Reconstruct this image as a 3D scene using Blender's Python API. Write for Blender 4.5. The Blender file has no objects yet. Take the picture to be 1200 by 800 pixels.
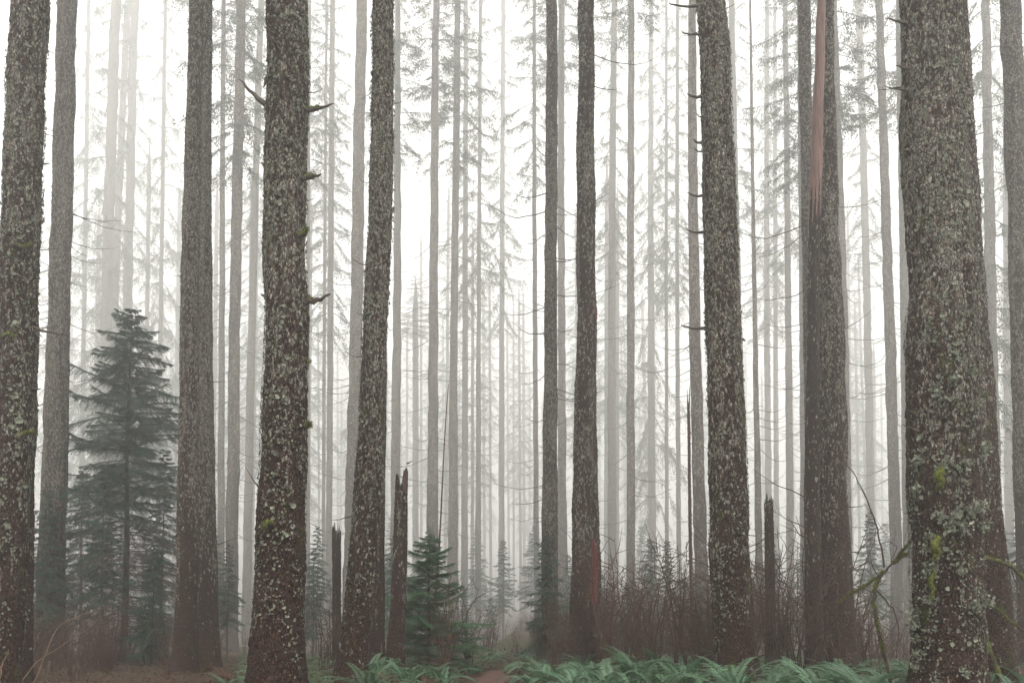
import bpy, math, random
import numpy as np
from mathutils import Vector

SC = bpy.context.scene
COL = SC.collection
rng = np.random.default_rng(11)
random.seed(11)
PI = math.pi

# ------------------------------------------------------------------ camera model
F, CX, CY0, HOR, TILT, CZ = 1100.0, 600.0, 400.0, 695.0, math.radians(3.0), 1.5
CY = HOR - F * math.tan(TILT)
ct, st = math.cos(TILT), math.sin(TILT)


def fwd(Y, z):
    return Y * ct + (z - CZ) * st


def pix_y(Y, z):
    up = -Y * st + (z - CZ) * ct
    return CY - F * up / fwd(Y, z)


def at(x, y, Y):
    """world point seen at photo pixel (x, y) at depth Y"""
    u, v = (x - CX) / F, (CY - y) / F
    d = np.array([u, ct - v * st, st + v * ct])
    p = d * (Y / d[1])
    return np.array([p[0], p[1], p[2] + CZ])


# ------------------------------------------------------------------ noise
def hsh(ix, iy, seed=0):
    with np.errstate(over='ignore'):
        h = (ix.astype(np.int64) * 374761393 + iy.astype(np.int64) * 668265263 + seed * 974634777) & 0xFFFFFFFF
        h = ((h ^ (h >> 13)) * 1274126177) & 0xFFFFFFFF
        h = h ^ (h >> 16)
        h = (h * 2246822519) & 0xFFFFFFFF
        h = h ^ (h >> 15)
    return (h & 0xFFFFFF) / float(0x1000000)


def vn(x, y, seed=0):
    x = np.asarray(x, float); y = np.asarray(y, float)
    ix, iy = np.floor(x), np.floor(y)
    fx, fy = x - ix, y - iy
    fx = fx * fx * (3 - 2 * fx); fy = fy * fy * (3 - 2 * fy)
    ix = ix.astype(np.int64); iy = iy.astype(np.int64)
    a, b = hsh(ix, iy, seed), hsh(ix + 1, iy, seed)
    c, d = hsh(ix, iy + 1, seed), hsh(ix + 1, iy + 1, seed)
    return (a * (1 - fx) + b * fx) * (1 - fy) + (c * (1 - fx) + d * fx) * fy


def ground_z(x, y):
    x = np.asarray(x, float); y = np.asarray(y, float)
    far = np.clip((y - 24) / 40, 0, 1)
    z = (vn(x * .22, y * .22, 5) - .5) * .22 + (vn(x * .06 + 9, y * .06, 6) - .5) * (.3 + .5 * far)
    path = np.exp(-((x - path_x(y)) / 1.0) ** 2)
    z = z - .045 * np.clip(y - 14, 0, 90)
    return z * (1 - .6 * path) - .10 * path


def path_x(y):
    y = np.asarray(y, float)
    return -.38 + .03 * (y - 18) * np.clip((y - 18) / 10, -1, 1) - .012 * (y - 18)


# ------------------------------------------------------------------ mesh building
class MB:
    def __init__(self):
        self.v = []; self.f4 = []; self.f3 = []; self.n = 0

    def add(self, V, F4=None, F3=None):
        V = np.asarray(V, np.float32).reshape(-1, 3)
        if F4 is not None and len(F4): self.f4.append(np.asarray(F4, np.int64).reshape(-1, 4) + self.n)
        if F3 is not None and len(F3): self.f3.append(np.asarray(F3, np.int64).reshape(-1, 3) + self.n)
        self.v.append(V); self.n += len(V)

    def tris(self, A, B, C_):
        A = np.asarray(A); k = len(A)
        V = np.stack([A, B, C_], 1).reshape(-1, 3)
        self.add(V, F3=np.arange(3 * k).reshape(-1, 3))

    def quads(self, A, B, C_, D):
        A = np.asarray(A); k = len(A)
        V = np.stack([A, B, C_, D], 1).reshape(-1, 3)
        self.add(V, F4=np.arange(4 * k).reshape(-1, 4))

    def tube(self, P, R, sides=5, cap=True):
        P = np.asarray(P, float); n = len(P)
        R = np.full(n, R) if np.isscalar(R) else np.asarray(R, float)
        T = np.gradient(P, axis=0); T /= np.linalg.norm(T, axis=1)[:, None] + 1e-9
        ref = np.array([0, 0, 1.0]) if abs(T[n // 2, 2]) < .8 else np.array([1.0, 0, 0])
        U = np.cross(T, ref); U /= np.linalg.norm(U, axis=1)[:, None] + 1e-9
        W = np.cross(T, U)
        a = np.linspace(0, 2 * PI, sides, endpoint=False)
        V = P[:, None] + R[:, None, None] * (np.cos(a)[None, :, None] * U[:, None] + np.sin(a)[None, :, None] * W[:, None])
        i = np.arange(n - 1)[:, None] * sides; j = np.arange(sides)[None]; j2 = (j + 1) % sides
        F4 = np.stack([i + j, i + j2, i + sides + j2, i + sides + j], -1).reshape(-1, 4)
        F3 = None
        V = V.reshape(-1, 3)
        if cap:
            V = np.vstack([V, P[-1] + T[-1] * R[-1] * .5])
            b = (n - 1) * sides
            F3 = [[b + k, b + (k + 1) % sides, n * sides] for k in range(sides)]
        self.add(V, F4, F3)

    def mesh(self, name, mat, smooth=False):
        me = bpy.data.meshes.new(name)
        V = np.concatenate(self.v) if self.v else np.zeros((0, 3), np.float32)
        f4 = np.concatenate(self.f4) if self.f4 else np.zeros((0, 4), np.int64)
        f3 = np.concatenate(self.f3) if self.f3 else np.zeros((0, 3), np.int64)
        me.vertices.add(len(V)); me.vertices.foreach_set('co', V.astype(np.float32).ravel())
        nl = f4.size + f3.size
        me.loops.add(nl); me.loops.foreach_set('vertex_index', np.concatenate([f4.ravel(), f3.ravel()]).astype(np.int32))
        starts = np.concatenate([np.arange(len(f4)) * 4, f4.size + np.arange(len(f3)) * 3]).astype(np.int32)
        me.polygons.add(len(starts)); me.polygons.foreach_set('loop_start', starts)
        if smooth: me.polygons.foreach_set('use_smooth', np.ones(len(starts), bool))
        me.update(calc_edges=True); me.validate()
        if mat: me.materials.append(mat)
        return me


def link(name, data, parent=None, loc=(0, 0, 0), rot=(0, 0, 0), scale=(1, 1, 1)):
    o = bpy.data.objects.new(name, data)
    COL.objects.link(o)
    o.location = loc; o.rotation_euler = rot; o.scale = scale
    if parent is not None: o.parent = parent
    return o


def tag(o, label=None, cat=None, group=None, kind=None):
    if label: o['label'] = label
    if cat: o['category'] = cat
    if group: o['group'] = group
    if kind: o['kind'] = kind
    return o


# ------------------------------------------------------------------ materials
class NT:
    def __init__(self, name):
        self.m = bpy.data.materials.new(name); self.m.use_nodes = True
        self.t = self.m.node_tree; self.t.nodes.clear()
        self.out = self.t.nodes.new('ShaderNodeOutputMaterial')

    def n(self, typ, **kw):
        nd = self.t.nodes.new(typ)
        for k, v in kw.items():
            if k.startswith('i_'):
                key = k[2:]; key = int(key) if key.isdigit() else key.replace('_', ' ')
                nd.inputs[key].default_value = v
            else: setattr(nd, k, v)
        return nd

    def l(self, a, b): self.t.links.new(a, b)

    def math(self, op, a, b=None, c=None, clamp=False):
        nd = self.n('ShaderNodeMath', operation=op); nd.use_clamp = clamp
        for i, q in enumerate((a, b, c)):
            if q is None: continue
            if isinstance(q, (int, float)): nd.inputs[i].default_value = q
            else: self.l(q, nd.inputs[i])
        return nd.outputs[0]

    def mix(self, fac, a, b):
        nd = self.n('ShaderNodeMix', data_type='RGBA')
        for i, q in ((0, fac), (6, a), (7, b)):
            if isinstance(q, (int, float)): nd.inputs[i].default_value = q
            elif isinstance(q, tuple): nd.inputs[i].default_value = (*q, 1)
            else: self.l(q, nd.inputs[i])
        return nd.outputs[2]

    def rng(self, v, a, b, c=0., d=1.):
        nd = self.n('ShaderNodeMapRange', interpolation_type='SMOOTHSTEP')
        self.l(v, nd.inputs[0])
        for i, q in enumerate((a, b, c, d)): nd.inputs[1 + i].default_value = q
        return nd.outputs[0]

    def noise(self, co, scale, detail=3., rough=.6):
        nd = self.n('ShaderNodeTexNoise'); nd.inputs['Scale'].default_value = scale
        nd.inputs['Detail'].default_value = detail; nd.inputs['Roughness'].default_value = rough
        self.l(co, nd.inputs['Vector']); return nd

    def coords(self, stretch=(1, 1, 1), rand=True):
        tc = self.n('ShaderNodeTexCoord'); co = tc.outputs['Object']
        if rand:
            oi = self.n('ShaderNodeObjectInfo')
            sc = self.n('ShaderNodeVectorMath', operation='SCALE'); self.l(oi.outputs['Location'], sc.inputs[0]); sc.inputs['Scale'].default_value = 3.17
            ad = self.n('ShaderNodeVectorMath', operation='ADD'); self.l(co, ad.inputs[0]); self.l(sc.outputs[0], ad.inputs[1])
            co2 = ad.outputs[0]
        else: co2 = co
        mp = self.n('ShaderNodeMapping'); mp.inputs['Scale'].default_value = stretch; self.l(co2, mp.inputs[0])
        return mp.outputs[0], co

    def bsdf(self, col, rough=.8, bump=None, strength=.5, dist=.02, spec=.25, trans=0.):
        p = self.n('ShaderNodeBsdfPrincipled')
        if isinstance(col, tuple): p.inputs['Base Color'].default_value = (*col, 1)
        else: self.l(col, p.inputs['Base Color'])
        if isinstance(rough, (int, float)): p.inputs['Roughness'].default_value = rough
        else: self.l(rough, p.inputs['Roughness'])
        p.inputs['Specular IOR Level'].default_value = spec
        if bump is not None:
            b = self.n('ShaderNodeBump'); b.inputs['Strength'].default_value = strength; b.inputs['Distance'].default_value = dist
            self.l(bump, b.inputs['Height']); self.l(b.outputs[0], p.inputs['Normal'])
        sh = p.outputs[0]
        if trans:
            tr = self.n('ShaderNodeBsdfTranslucent')
            if isinstance(col, tuple): tr.inputs['Color'].default_value = (*col, 1)
            else: self.l(col, tr.inputs['Color'])
            mx = self.n('ShaderNodeMixShader'); mx.inputs[0].default_value = trans
            self.l(sh, mx.inputs[1]); self.l(tr.outputs[0], mx.inputs[2]); sh = mx.outputs[0]
        self.l(sh, self.out.inputs['Surface'])
        return self.m


def mat_bark(name, lich_lo=-.08, lich_hi=.58, z1=6.5, brown=(.021, .009, .006), brown2=(.066, .032, .022), size=31., moss=.61):
    t = NT(name)
    co, raw = t.coords((1, 1, .46))
    warp = t.noise(co, 9, 2)
    sc = t.n('ShaderNodeVectorMath', operation='SCALE'); t.l(warp.outputs['Color'], sc.inputs[0]); sc.inputs['Scale'].default_value = .07
    ad = t.n('ShaderNodeVectorMath', operation='ADD'); t.l(co, ad.inputs[0]); t.l(sc.outputs[0], ad.inputs[1])
    v = t.n('ShaderNodeTexVoronoi'); v.inputs['Scale'].default_value = size; t.l(ad.outputs[0], v.inputs['Vector'])
    e = t.n('ShaderNodeTexVoronoi', feature='DISTANCE_TO_EDGE'); e.inputs['Scale'].default_value = size; t.l(ad.outputs[0], e.inputs['Vector'])
    rs = t.n('ShaderNodeSeparateColor'); t.l(v.outputs['Color'], rs.inputs[0])
    plate = t.rng(e.outputs['Distance'], .02, .22)
    fine = t.noise(co, 75, 3, .7); mid = t.noise(co, 13, 3); big = t.noise(co, 2.6, 3); huge = t.noise(co, .55, 2)
    sep = t.n('ShaderNodeSeparateXYZ'); t.l(raw, sep.inputs[0])
    hz = t.rng(sep.outputs['Z'], .3, z1, lich_lo, lich_hi)
    cov = t.math('ADD', hz, t.math('MULTIPLY', t.math('SUBTRACT', big.outputs[0], .5), 1.1))
    cov = t.math('ADD', cov, t.math('MULTIPLY', t.math('SUBTRACT', huge.outputs[0], .5), 1.0))
    oi2 = t.n('ShaderNodeObjectInfo')
    cov = t.math('ADD', cov, t.math('MULTIPLY', t.math('SUBTRACT', oi2.outputs['Random'], .5), .34))
    fm = t.n('ShaderNodeMapping'); fm.inputs['Scale'].default_value = (9, 9, 1.1); t.l(co, fm.inputs[0])
    fur = t.noise(fm.outputs[0], 1., 3, .6)
    cov = t.math('ADD', cov, t.math('MULTIPLY', t.math('SUBTRACT', fur.outputs[0], .5), 1.6))
    key = t.math('ADD', rs.outputs[0], t.math('MULTIPLY', t.math('SUBTRACT', mid.outputs[0], .5), .9))
    lm = t.rng(t.math('SUBTRACT', cov, key), -.12, .12)
    lm = t.math('MULTIPLY', lm, t.rng(fine.outputs[0], .33, .55))
    lm = t.math('MULTIPLY', lm, t.math('ADD', t.math('MULTIPLY', plate, .75), .25))
    b = t.mix(t.rng(fine.outputs[0], .3, .7), brown, brown2)
    b = t.mix(plate, (.010, .0045, .0035), b)
    lc = t.mix(rs.outputs[1], (.125, .126, .094), (.37, .345, .285))
    lc = t.mix(t.rng(mid.outputs[0], .5, .7), lc, (.24, .165, .128))
    c = t.mix(lm, b, lc)
    mn = t.noise(co, 4.2, 4, .65)
    mm = t.rng(t.math('SUBTRACT', mn.outputs[0], t.math('MULTIPLY', sep.outputs['Z'], .004)), moss, moss + .07)
    mm = t.math('MULTIPLY', mm, t.rng(fine.outputs[0], .35, .5))
    c = t.mix(mm, c, (.042, .050, .011))
    h = t.math('ADD', t.math('MULTIPLY', plate, t.math('ADD', rs.outputs[2], .5)), t.math('MULTIPLY', fine.outputs[0], .7))
    h = t.math('ADD', h, t.math('MULTIPLY', lm, .35)); h = t.math('ADD', h, t.math('MULTIPLY', fur.outputs[0], 1.2))
    return t.bsdf(c, .85, h, .9, .022, .2)


def mat_simple(name, c1, c2, scale=8., rough=.7, trans=0., bump=.4, dist=.01, stretch=(1, 1, 1), objvar=None, spec=.25):
    t = NT(name)
    co, raw = t.coords(stretch)
    n = t.noise(co, scale, 4)
    c = t.mix(t.rng(n.outputs[0], .3, .7), c1, c2)
    if objvar:
        oi = t.n('ShaderNodeObjectInfo')
        c = t.mix(t.math('MULTIPLY', oi.outputs['Random'], .7), c, objvar)
    return t.bsdf(c, rough, n.outputs[0] if bump else None, bump, dist, spec, trans)


M = {}
M['bark'] = mat_bark('scaly bark with lichen')
M['bark_far'] = mat_bark('grey scaly bark', .05, .72, 20., (.025, .013, .010), (.07, .041, .031), 18.)
M['bark_dark'] = mat_bark('dark wet bark', -.2, .12, 6.5, (.016, .007, .006), (.055, .028, .021))
M['red_wood'] = mat_simple('bare reddish wood', (.075, .036, .028), (.165, .096, .077), 5, .6, stretch=(6, 6, .5), dist=.006)
M['red_rot'] = mat_simple('red rotten wood', (.030, .012, .010), (.070, .030, .024), 9, .8, stretch=(4, 4, .7))
M['dead'] = mat_simple('dead branch', (.030, .020, .016), (.075, .056, .046), 20, .85)
M['dead_mid'] = mat_simple('bare grey branch', (.045, .035, .03), (.09, .075, .065), 12, .85)
M['red_scar'] = mat_simple('red rotten scar wood', (.060, .012, .010), (.125, .032, .026), 9, .8, stretch=(4, 4, .7))
M['moss'] = mat_simple('yellow green moss', (.035, .046, .009), (.115, .128, .022), 30, .95, .2, .8, .02)
M['lichen'] = mat_simple('pale leafy lichen', (.075, .084, .06), (.21, .225, .17), 25, .9, .15)
M['needle_near'] = mat_simple('green spruce needles', (.042, .118, .054), (.10, .21, .098), 3.0, .6, .3, 0, objvar=None)
M['needle_dark'] = mat_simple('dark spruce needles', (.018, .056, .034), (.040, .092, .058), 1.2, .6, .3, 0)
M['needle_dead'] = mat_simple('dry brown spruce twigs', (.030, .022, .016), (.075, .056, .038), 3.0, .8, .15, 0)
M['needle_far'] = mat_simple('fir needles', (.024, .040, .022), (.045, .066, .036), .6, .7, .25, 0)
M['fern'] = mat_simple('sword fern frond', (.026, .070, .036), (.090, .175, .096), 3., .5, .3, 0, objvar=(.024, .045, .014), spec=.4)
M['fern_stem'] = mat_simple('fern stem', (.08, .06, .03), (.12, .09, .04), 10, .7)
M['twig'] = mat_simple('bare shrub twigs', (.026, .011, .007), (.075, .036, .024), 3., .8, 0, 0, objvar=(.035, .019, .014))
M['leaf'] = mat_simple('small leaves', (.022, .046, .018), (.055, .10, .042), 1.5, .6, .3, 0)
M['litter'] = mat_simple('dead fern and litter', (.03, .014, .009), (.085, .045, .028), 1.5, .9, .2, 0)
M['stalk'] = mat_simple('dry yellow stalk', (.12, .08, .045), (.19, .135, .08), 14, .8)


def mat_ground():
    t = NT('forest floor')
    tc = t.n('ShaderNodeTexCoord'); co = tc.outputs['Object']
    a = t.noise(co, .5, 4); b = t.noise(co, 14, 5, .7); c = t.noise(co, 2.6, 4)
    col = t.mix(t.rng(b.outputs[0], .3, .7), (.014, .008, .006), (.05, .028, .018))
    col = t.mix(t.rng(c.outputs[0], .52, .66), col, (.035, .05, .016))
    col = t.mix(t.math('MULTIPLY', t.rng(a.outputs[0], .45, .65), .5), col, (.03, .02, .014))
    return t.bsdf(col, .95, b.outputs[0], 1., .06, .1)


def mat_path():
    t = NT('trodden earth')
    tc = t.n('ShaderNodeTexCoord'); co = tc.outputs['Object']
    b = t.noise(co, 22, 5, .7); c = t.noise(co, 3, 3)
    col = t.mix(t.rng(b.outputs[0], .3, .7), (.032, .015, .012), (.085, .046, .036))
    col = t.mix(t.rng(c.outputs[0], .5, .7), col, (.05, .03, .02))
    return t.bsdf(col, .9, b.outputs[0], .9, .03, .2)


M['ground'] = mat_ground(); M['path'] = mat_path()

# ------------------------------------------------------------------ ground, path
def build_ground():
    def sheet(xs, ys, off=0):
        X, Y = np.meshgrid(xs, ys); Z = ground_z(X, Y) + off
        nx, ny = len(xs), len(ys)
        V = np.stack([X, Y, Z], -1).reshape(-1, 3)
        i = np.arange(ny - 1)[:, None] * nx; j = np.arange(nx - 1)[None]
        return V, np.stack([i + j, i + j + 1, i + nx + j + 1, i + nx + j], -1).reshape(-1, 4)
    xs = np.concatenate([np.linspace(-218, -26, 50), np.linspace(-25, 25, 220), np.linspace(26, 218, 50)])
    ys = np.concatenate([np.linspace(-28, 5, 14), np.linspace(6, 46, 180), np.linspace(47, 338, 110)])
    m = MB(); m.add(*sheet(xs, ys))
    tag(link('ground', m.mesh('ground', M['ground'], True)), kind='structure')
    yy = np.linspace(4, 21, 240); u = np.linspace(-1, 1, 17)
    hw = .26 + .12 * vn(yy * .8, yy * 0, 3)
    X = path_x(yy)[:, None] + (u[None] * (hw[:, None] + .12 * (vn(yy[:, None] * 2.2, np.sign(u)[None] * 5, 8) - .5)))
    Y = np.repeat(yy[:, None], 17, 1)
    Z = ground_z(X, Y) + .03 + .03 * (vn(X * 7, Y * 7, 2) - .5) - .05 * np.abs(u)[None] ** 4
    m = MB(); n = 17
    i = np.arange(239)[:, None] * n; j = np.arange(16)[None]
    m.add(np.stack([X, Y, Z], -1).reshape(-1, 3), np.stack([i + j, i + j + 1, i + n + j + 1, i + n + j], -1).reshape(-1, 4))
    tag(link('path', m.mesh('path', M['path'], True)), kind='structure')


build_ground()

# ------------------------------------------------------------------ crowns and branches (shared prototypes)
def strips(m, base, d, length, width, n, droop):
    """feathery strips: base (k,3), d (k,3) unit dirs; n tapering leaf quads along each"""
    k = len(base)
    up = np.array([0, 0, 1.0])
    side = np.cross(d, up); side /= np.linalg.norm(side, axis=1)[:, None] + 1e-6
    for q in range(n):
        t0 = q / n
        p = base + d * (length * t0)[:, None] - up * (droop * length * t0 * t0)[:, None]
        for s in (-1, 1):
            L = length * rng.uniform(.25, .5, k) * (1 - .6 * t0)
            dd = d * rng.uniform(.5, 1.0, k)[:, None] + side * (s * rng.uniform(.35, 1.0, k))[:, None] - up * rng.uniform(0, .45, k)[:, None]
            dd /= np.linalg.norm(dd, axis=1)[:, None]
            w = np.cross(dd, up + side * rng.normal(0, .5, k)[:, None]); w /= np.linalg.norm(w, axis=1)[:, None] + 1e-6
            w = w * (width * rng.uniform(.6, 1.3, k))[:, None]
            m.quads(p - w * .4, p + dd * (L * .5)[:, None] - w, p + dd * L[:, None], p + dd * (L * .5)[:, None] + w)


def make_crown(Hc, Rmax, nb, seed, bare=10, shape=.8):
    """a conifer crown Hc tall (local z 0..Hc) with bare drooping branches under it"""
    global rng
    keep = rng; rng = np.random.default_rng(seed)
    m = MB()
    for b in range(nb):
        t = (b + rng.uniform(0, 1)) / nb
        z = Hc * t ** 1.15
        L = Rmax * ((1 - t) ** shape) * rng.uniform(.55, 1.15) * min(1, .45 + t * 4) + .15
        a = b * 2.399 + rng.uniform(-.4, .4)
        el = rng.uniform(-.45, .1) + .35 * t
        dr = np.array([math.cos(a), math.sin(a), 0])
        s = np.linspace(0, 1, 6)
        P = dr[None] * (L * s)[:, None] + np.array([0, 0, 1.0])[None] * (z + L * (el * s - .22 * s ** 2 + .12 * s ** 4))[:, None]
        m.tube(P, .022 * (1 - s) + .004, 3, False)
        k = int(6 + 10 * L)
        ss = rng.uniform(.22, 1, k)
        base = np.stack([np.interp(ss, s, P[:, c]) for c in range(3)], 1)
        sd = np.array([-dr[1], dr[0], 0])
        d = dr[None] * rng.uniform(.3, 1, k)[:, None] + sd[None] * rng.choice([-1, 1], k)[:, None] * rng.uniform(.3, 1.1, k)[:, None]
        d[:, 2] = rng.uniform(-.35, .1, k); d /= np.linalg.norm(d, axis=1)[:, None]
        strips(m, base, d, L * .26 * rng.uniform(.5, 1.2, k) + .15, np.full(k, .030), 4, .6)
    for b in range(bare):
        z = -rng.uniform(.2, 9); a = rng.uniform(0, 2 * PI); L = rng.uniform(.7, 2.2)
        branch_into(m, np.array([0, 0, z]), a, L, .013, 3)
    rng = keep
    return m


def branch_into(m, o, a, L, r, twigs=5, droop=.35, lift=.45):
    s = np.linspace(0, 1, 8)
    dr = np.array([math.cos(a), math.sin(a), 0]); sd = np.array([-dr[1], dr[0], 0])
    wob = np.cumsum(rng.normal(0, .03, 8)) * L * .4
    zz = L * (-droop * s + lift * s ** 2.4) + np.cumsum(rng.normal(0, .012, 8)) * L
    P = o[None] + dr[None] * (L * s)[:, None] + sd[None] * (wob - wob[0])[:, None]
    P[:, 2] += zz - zz[0]
    m.tube(P, r * (1 - s) ** .8 + r * .14, 4)
    for q in range(twigs):
        t = rng.uniform(.25, .95); p = np.array([np.interp(t, s, P[:, c]) for c in range(3)])
        d = dr * rng.uniform(.3, .9) + sd * rng.choice([-1, 1]) * rng.uniform(.4, 1) + np.array([0, 0, rng.uniform(-.4, .35)])
        d /= np.linalg.norm(d); l = L * rng.uniform(.12, .4) * (1.1 - t)
        u = np.linspace(0, 1, 4)
        m.tube(p[None] + d[None] * (l * u)[:, None] + np.array([0, 0, .25 * l])[None] * (u ** 2)[:, None], r * .35 * (1 - u) + r * .1, 3)


CROWNS = [make_crown(20, 4.0, 76, 100 + i, 5).mesh('crown', M['needle_far']) for i in range(5)]
LOWCROWNS = [make_crown(20, 5.2, 80, 200 + i, 3, .55).mesh('crown', M['needle_far']) for i in range(3)]


def branch_mesh(L, r, twigs, droop, lift, mat):
    m = MB(); branch_into(m, np.zeros(3), 0, L, r, twigs, droop, lift)
    return m.mesh('branch', mat)


BRANCHES = [branch_mesh(rng.uniform(1.0, 2.4), rng.uniform(.011, .017), int(rng.integers(3, 9)), rng.uniform(.12, .5), rng.uniform(.15, .6), M['dead_mid']) for _ in range(16)]
TWIGS = [branch_mesh(rng.uniform(.18, .6), rng.uniform(.007, .012), int(rng.integers(0, 3)), rng.uniform(-.3, .4), rng.uniform(0, .5), M['dead']) for _ in range(10)]

# ------------------------------------------------------------------ trunks
def quad3(y, a, b, c):
    """through (0,a) (400,b) (780,c), gently; linear outside"""
    y = np.asarray(y, float)
    yc = np.clip(y, 0, 790)
    l0 = (yc - 400) * (yc - 780) / (400 * 780); l1 = yc * (yc - 780) / (400 * -380); l2 = yc * (yc - 400) / (780 * 380)
    return a * l0 + b * l1 + c * l2 + np.where(y > 790, (y - 790) * (c - b) / 380 * .6, 0)


def trunk_line(p, d):
    """functions X(z), r(z) for pixel measurements p=(x0,w0,x4,w4,x7,w7) at depth d"""
    x0, w0, x4, w4, x7, w7 = p
    zt = at(0, 0, d)[2]
    sd = x0 * .37 + x7 * .11
    def X(z):
        z = np.asarray(z, float); y = pix_y(d, z)
        x = (quad3(y, x0, x4, x7) - CX) / F * fwd(d, z)
        za = at(0, 250, d)[2]
        xa = (quad3(250, x0, x4, x7) - CX) / F * fwd(d, za); xt = (x0 - CX) / F * fwd(d, zt)
        sl = np.clip((xt - xa) / (zt - za), -.05, .05)
        wob = (vn(z * .55 + sd, z * 0, 77) - .5) * (w4 / F * d) * .09 + (vn(z * 1.5 + sd, z * 0, 78) - .5) * (w4 / F * d) * .07
        return np.where(z > zt, xt + (z - zt) * sl * .6, x) + wob
    def R(z):
        z = np.asarray(z, float); y = np.clip(pix_y(d, z), 0, 790)
        return np.interp(y, [0, 400, 780], [w0, w4, w7]) / 2 / F * fwd(d, np.minimum(z, zt))
    return X, R, zt


def make_trunk(p, d, H, seed, mat, near, top=None, gz=0., snag=False):
    """mesh in local coordinates about the base; returns mesh, base xyz, X, R"""
    X, R, zt = trunk_line(p, d)
    b = np.array([float(X(gz)), d, gz])
    ztop = top if top is not None else gz + H
    if near:
        dz = .02 if d < 16 else .026
        zs = [np.arange(gz - .25, min(zt + .6, ztop), dz)]
        if ztop > zt + .6: zs.append(np.linspace(zt + .7, ztop, 40))
        zs = np.concatenate(zs)
    else:
        zs = np.concatenate([np.linspace(gz - .25, gz + 1.2, 8), np.arange(gz + 1.4, ztop, .25 if d < 70 else .5), [ztop]])
    r = R(zs)
    if not snag:
        rt = float(R(zt)); up = zs > zt
        r = np.where(up, np.maximum(rt * (1 - (zs - zt) / max(ztop - zt, 1)) ** .8, .015), r)
        if ztop < zt: r = np.where(zs > ztop - 6, np.minimum(r, np.maximum((ztop - zs) / 6, .03) * float(R(ztop - 6))), r)
    h = zs - gz
    r = r * (1 + .42 * np.exp(-np.maximum(h, 0) / .34))
    rm = float(np.mean(R(np.linspace(gz + .5, min(zt, ztop), 20))))
    if near: nth = int(np.clip(2 * PI * rm / (.020 if d < 16 else .026), 40, 140))
    else: nth = 20 if d < 70 else 12
    th = np.linspace(0, 2 * PI, nth, endpoint=False)
    TH, Z = np.meshgrid(th, zs)
    RR = np.repeat(r[:, None], nth, 1)
    # broad out-of-round and lumps
    cx, sx = np.cos(TH), np.sin(TH)
    lump = (vn(cx * 1.3 + seed, Z * .7 + sx * 1.3, seed) - .5) * .12 + (vn(cx * 2.5 + sx + seed, Z * 2.2 + sx * 2.5, seed + 1) - .5) * .11
    flare = np.exp(-np.maximum(Z - gz, 0) / .5) * (vn(TH / (2 * PI) * 5, Z * 0, seed + 2) - .4) * .6
    flare = flare * np.minimum(1, np.minimum(TH, 2 * PI - TH) / .5)
    RR = RR * (1 + lump + flare)
    if near:
        nc = max(8, int(round(2 * PI * rm / .052)))
        U = TH / (2 * PI) * nc; W = (Z - gz) / .105
        U = U + (vn(W * 1.1 + seed, U * 0, 4) - .5) * 1.2
        f1 = np.full(U.shape, 9.); f2 = np.full(U.shape, 9.); rid = np.zeros(U.shape); ofs = np.zeros(U.shape)
        iu, iw = np.floor(U).astype(int), np.floor(W).astype(int)
        for du in (-1, 0, 1):
            for dw in (-1, 0, 1):
                a, c = iu + du, iw + dw; am = np.mod(a, nc)
                px = a + hsh(am, c, seed + 11); py = c + hsh(am, c, seed + 12)
                dd = np.hypot(U - px, W - py)
                new = dd < f1
                f2 = np.where(new, f1, np.minimum(f2, dd)); rid = np.where(new, hsh(am, c, seed + 13), rid)
                ofs = np.where(new, py - W, ofs); f1 = np.where(new, dd, f1)
        pl = np.clip((f2 - f1) / .25, 0, 1); pl = pl * pl * (3 - 2 * pl)
        amp = .015 if rm > .15 else .010
        fine = (vn(U * 3 + 50, W * 4, seed + 3) - .5)
        RR = RR - amp * .8 + amp * pl * (.35 + .9 * rid) + amp * .5 * fine + amp * .6 * np.clip(ofs, -.6, .6) * pl
    elif d < 70:
        RR = RR * (1 + .09 * (vn(TH * 3, Z * 5, seed + 7) - .5))
    if snag:  # splintered top
        cut = ztop - .5 * vn(TH * 1.9, TH * 0, seed + 21) - .5 * vn(TH * 7.1, TH * 0, seed + 22) ** 2
        Z = np.minimum(Z, cut)
    V = np.stack([X(Z) - b[0] + RR * cx, RR * sx, Z - gz], -1).reshape(-1, 3)
    n = len(zs)
    i = np.arange(n - 1)[:, None] * nth; j = np.arange(nth)[None]; j2 = (j + 1) % nth
    F4 = np.stack([i + j, i + j2, i + nth + j2, i + nth + j], -1).reshape(-1, 4)
    m = MB()
    zc = (ztop - gz) - (.7 if snag else 0)
    V = np.vstack([V, [[float(X(ztop)) - b[0], 0, zc]]])
    F3 = [[(n - 1) * nth + k, (n - 1) * nth + (k + 1) % nth, n * nth] for k in range(nth)]
    m.add(V, F4, F3)
    return m.mesh('trunk', mat, not near or True), b, X, R


def stub_mesh(P, r0, mat, name='branch_stub', r1=None):
    m = MB(); P = np.asarray(P, float); n = len(P)
    s = np.linspace(0, 1, n)
    m.tube(P, r0 * (1 - s) ** .7 + (r1 if r1 is not None else r0 * .12) + r0 * .7 * np.exp(-s * 9), 8)
    return m.mesh(name, mat, True)


def fuzz(m, C, r, k, hang=.4):
    """moss: many small upright and hanging tongues about points C"""
    C = np.asarray(C); idx = rng.integers(0, len(C), k)
    n = rng.normal(0, 1, (k, 3)); n /= np.linalg.norm(n, axis=1)[:, None]
    p = C[idx] + n * (r if np.isscalar(r) else np.asarray(r)[idx][:, None]) * .8
    L = rng.uniform(.012, .035, k)
    d = n + np.array([0, 0, -hang]); d /= np.linalg.norm(d, axis=1)[:, None]
    w = np.cross(d, rng.normal(0, 1, (k, 3))); w /= np.linalg.norm(w, axis=1)[:, None]
    w *= .007
    m.tris(p - w, p + w, p + d * L[:, None])


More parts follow.
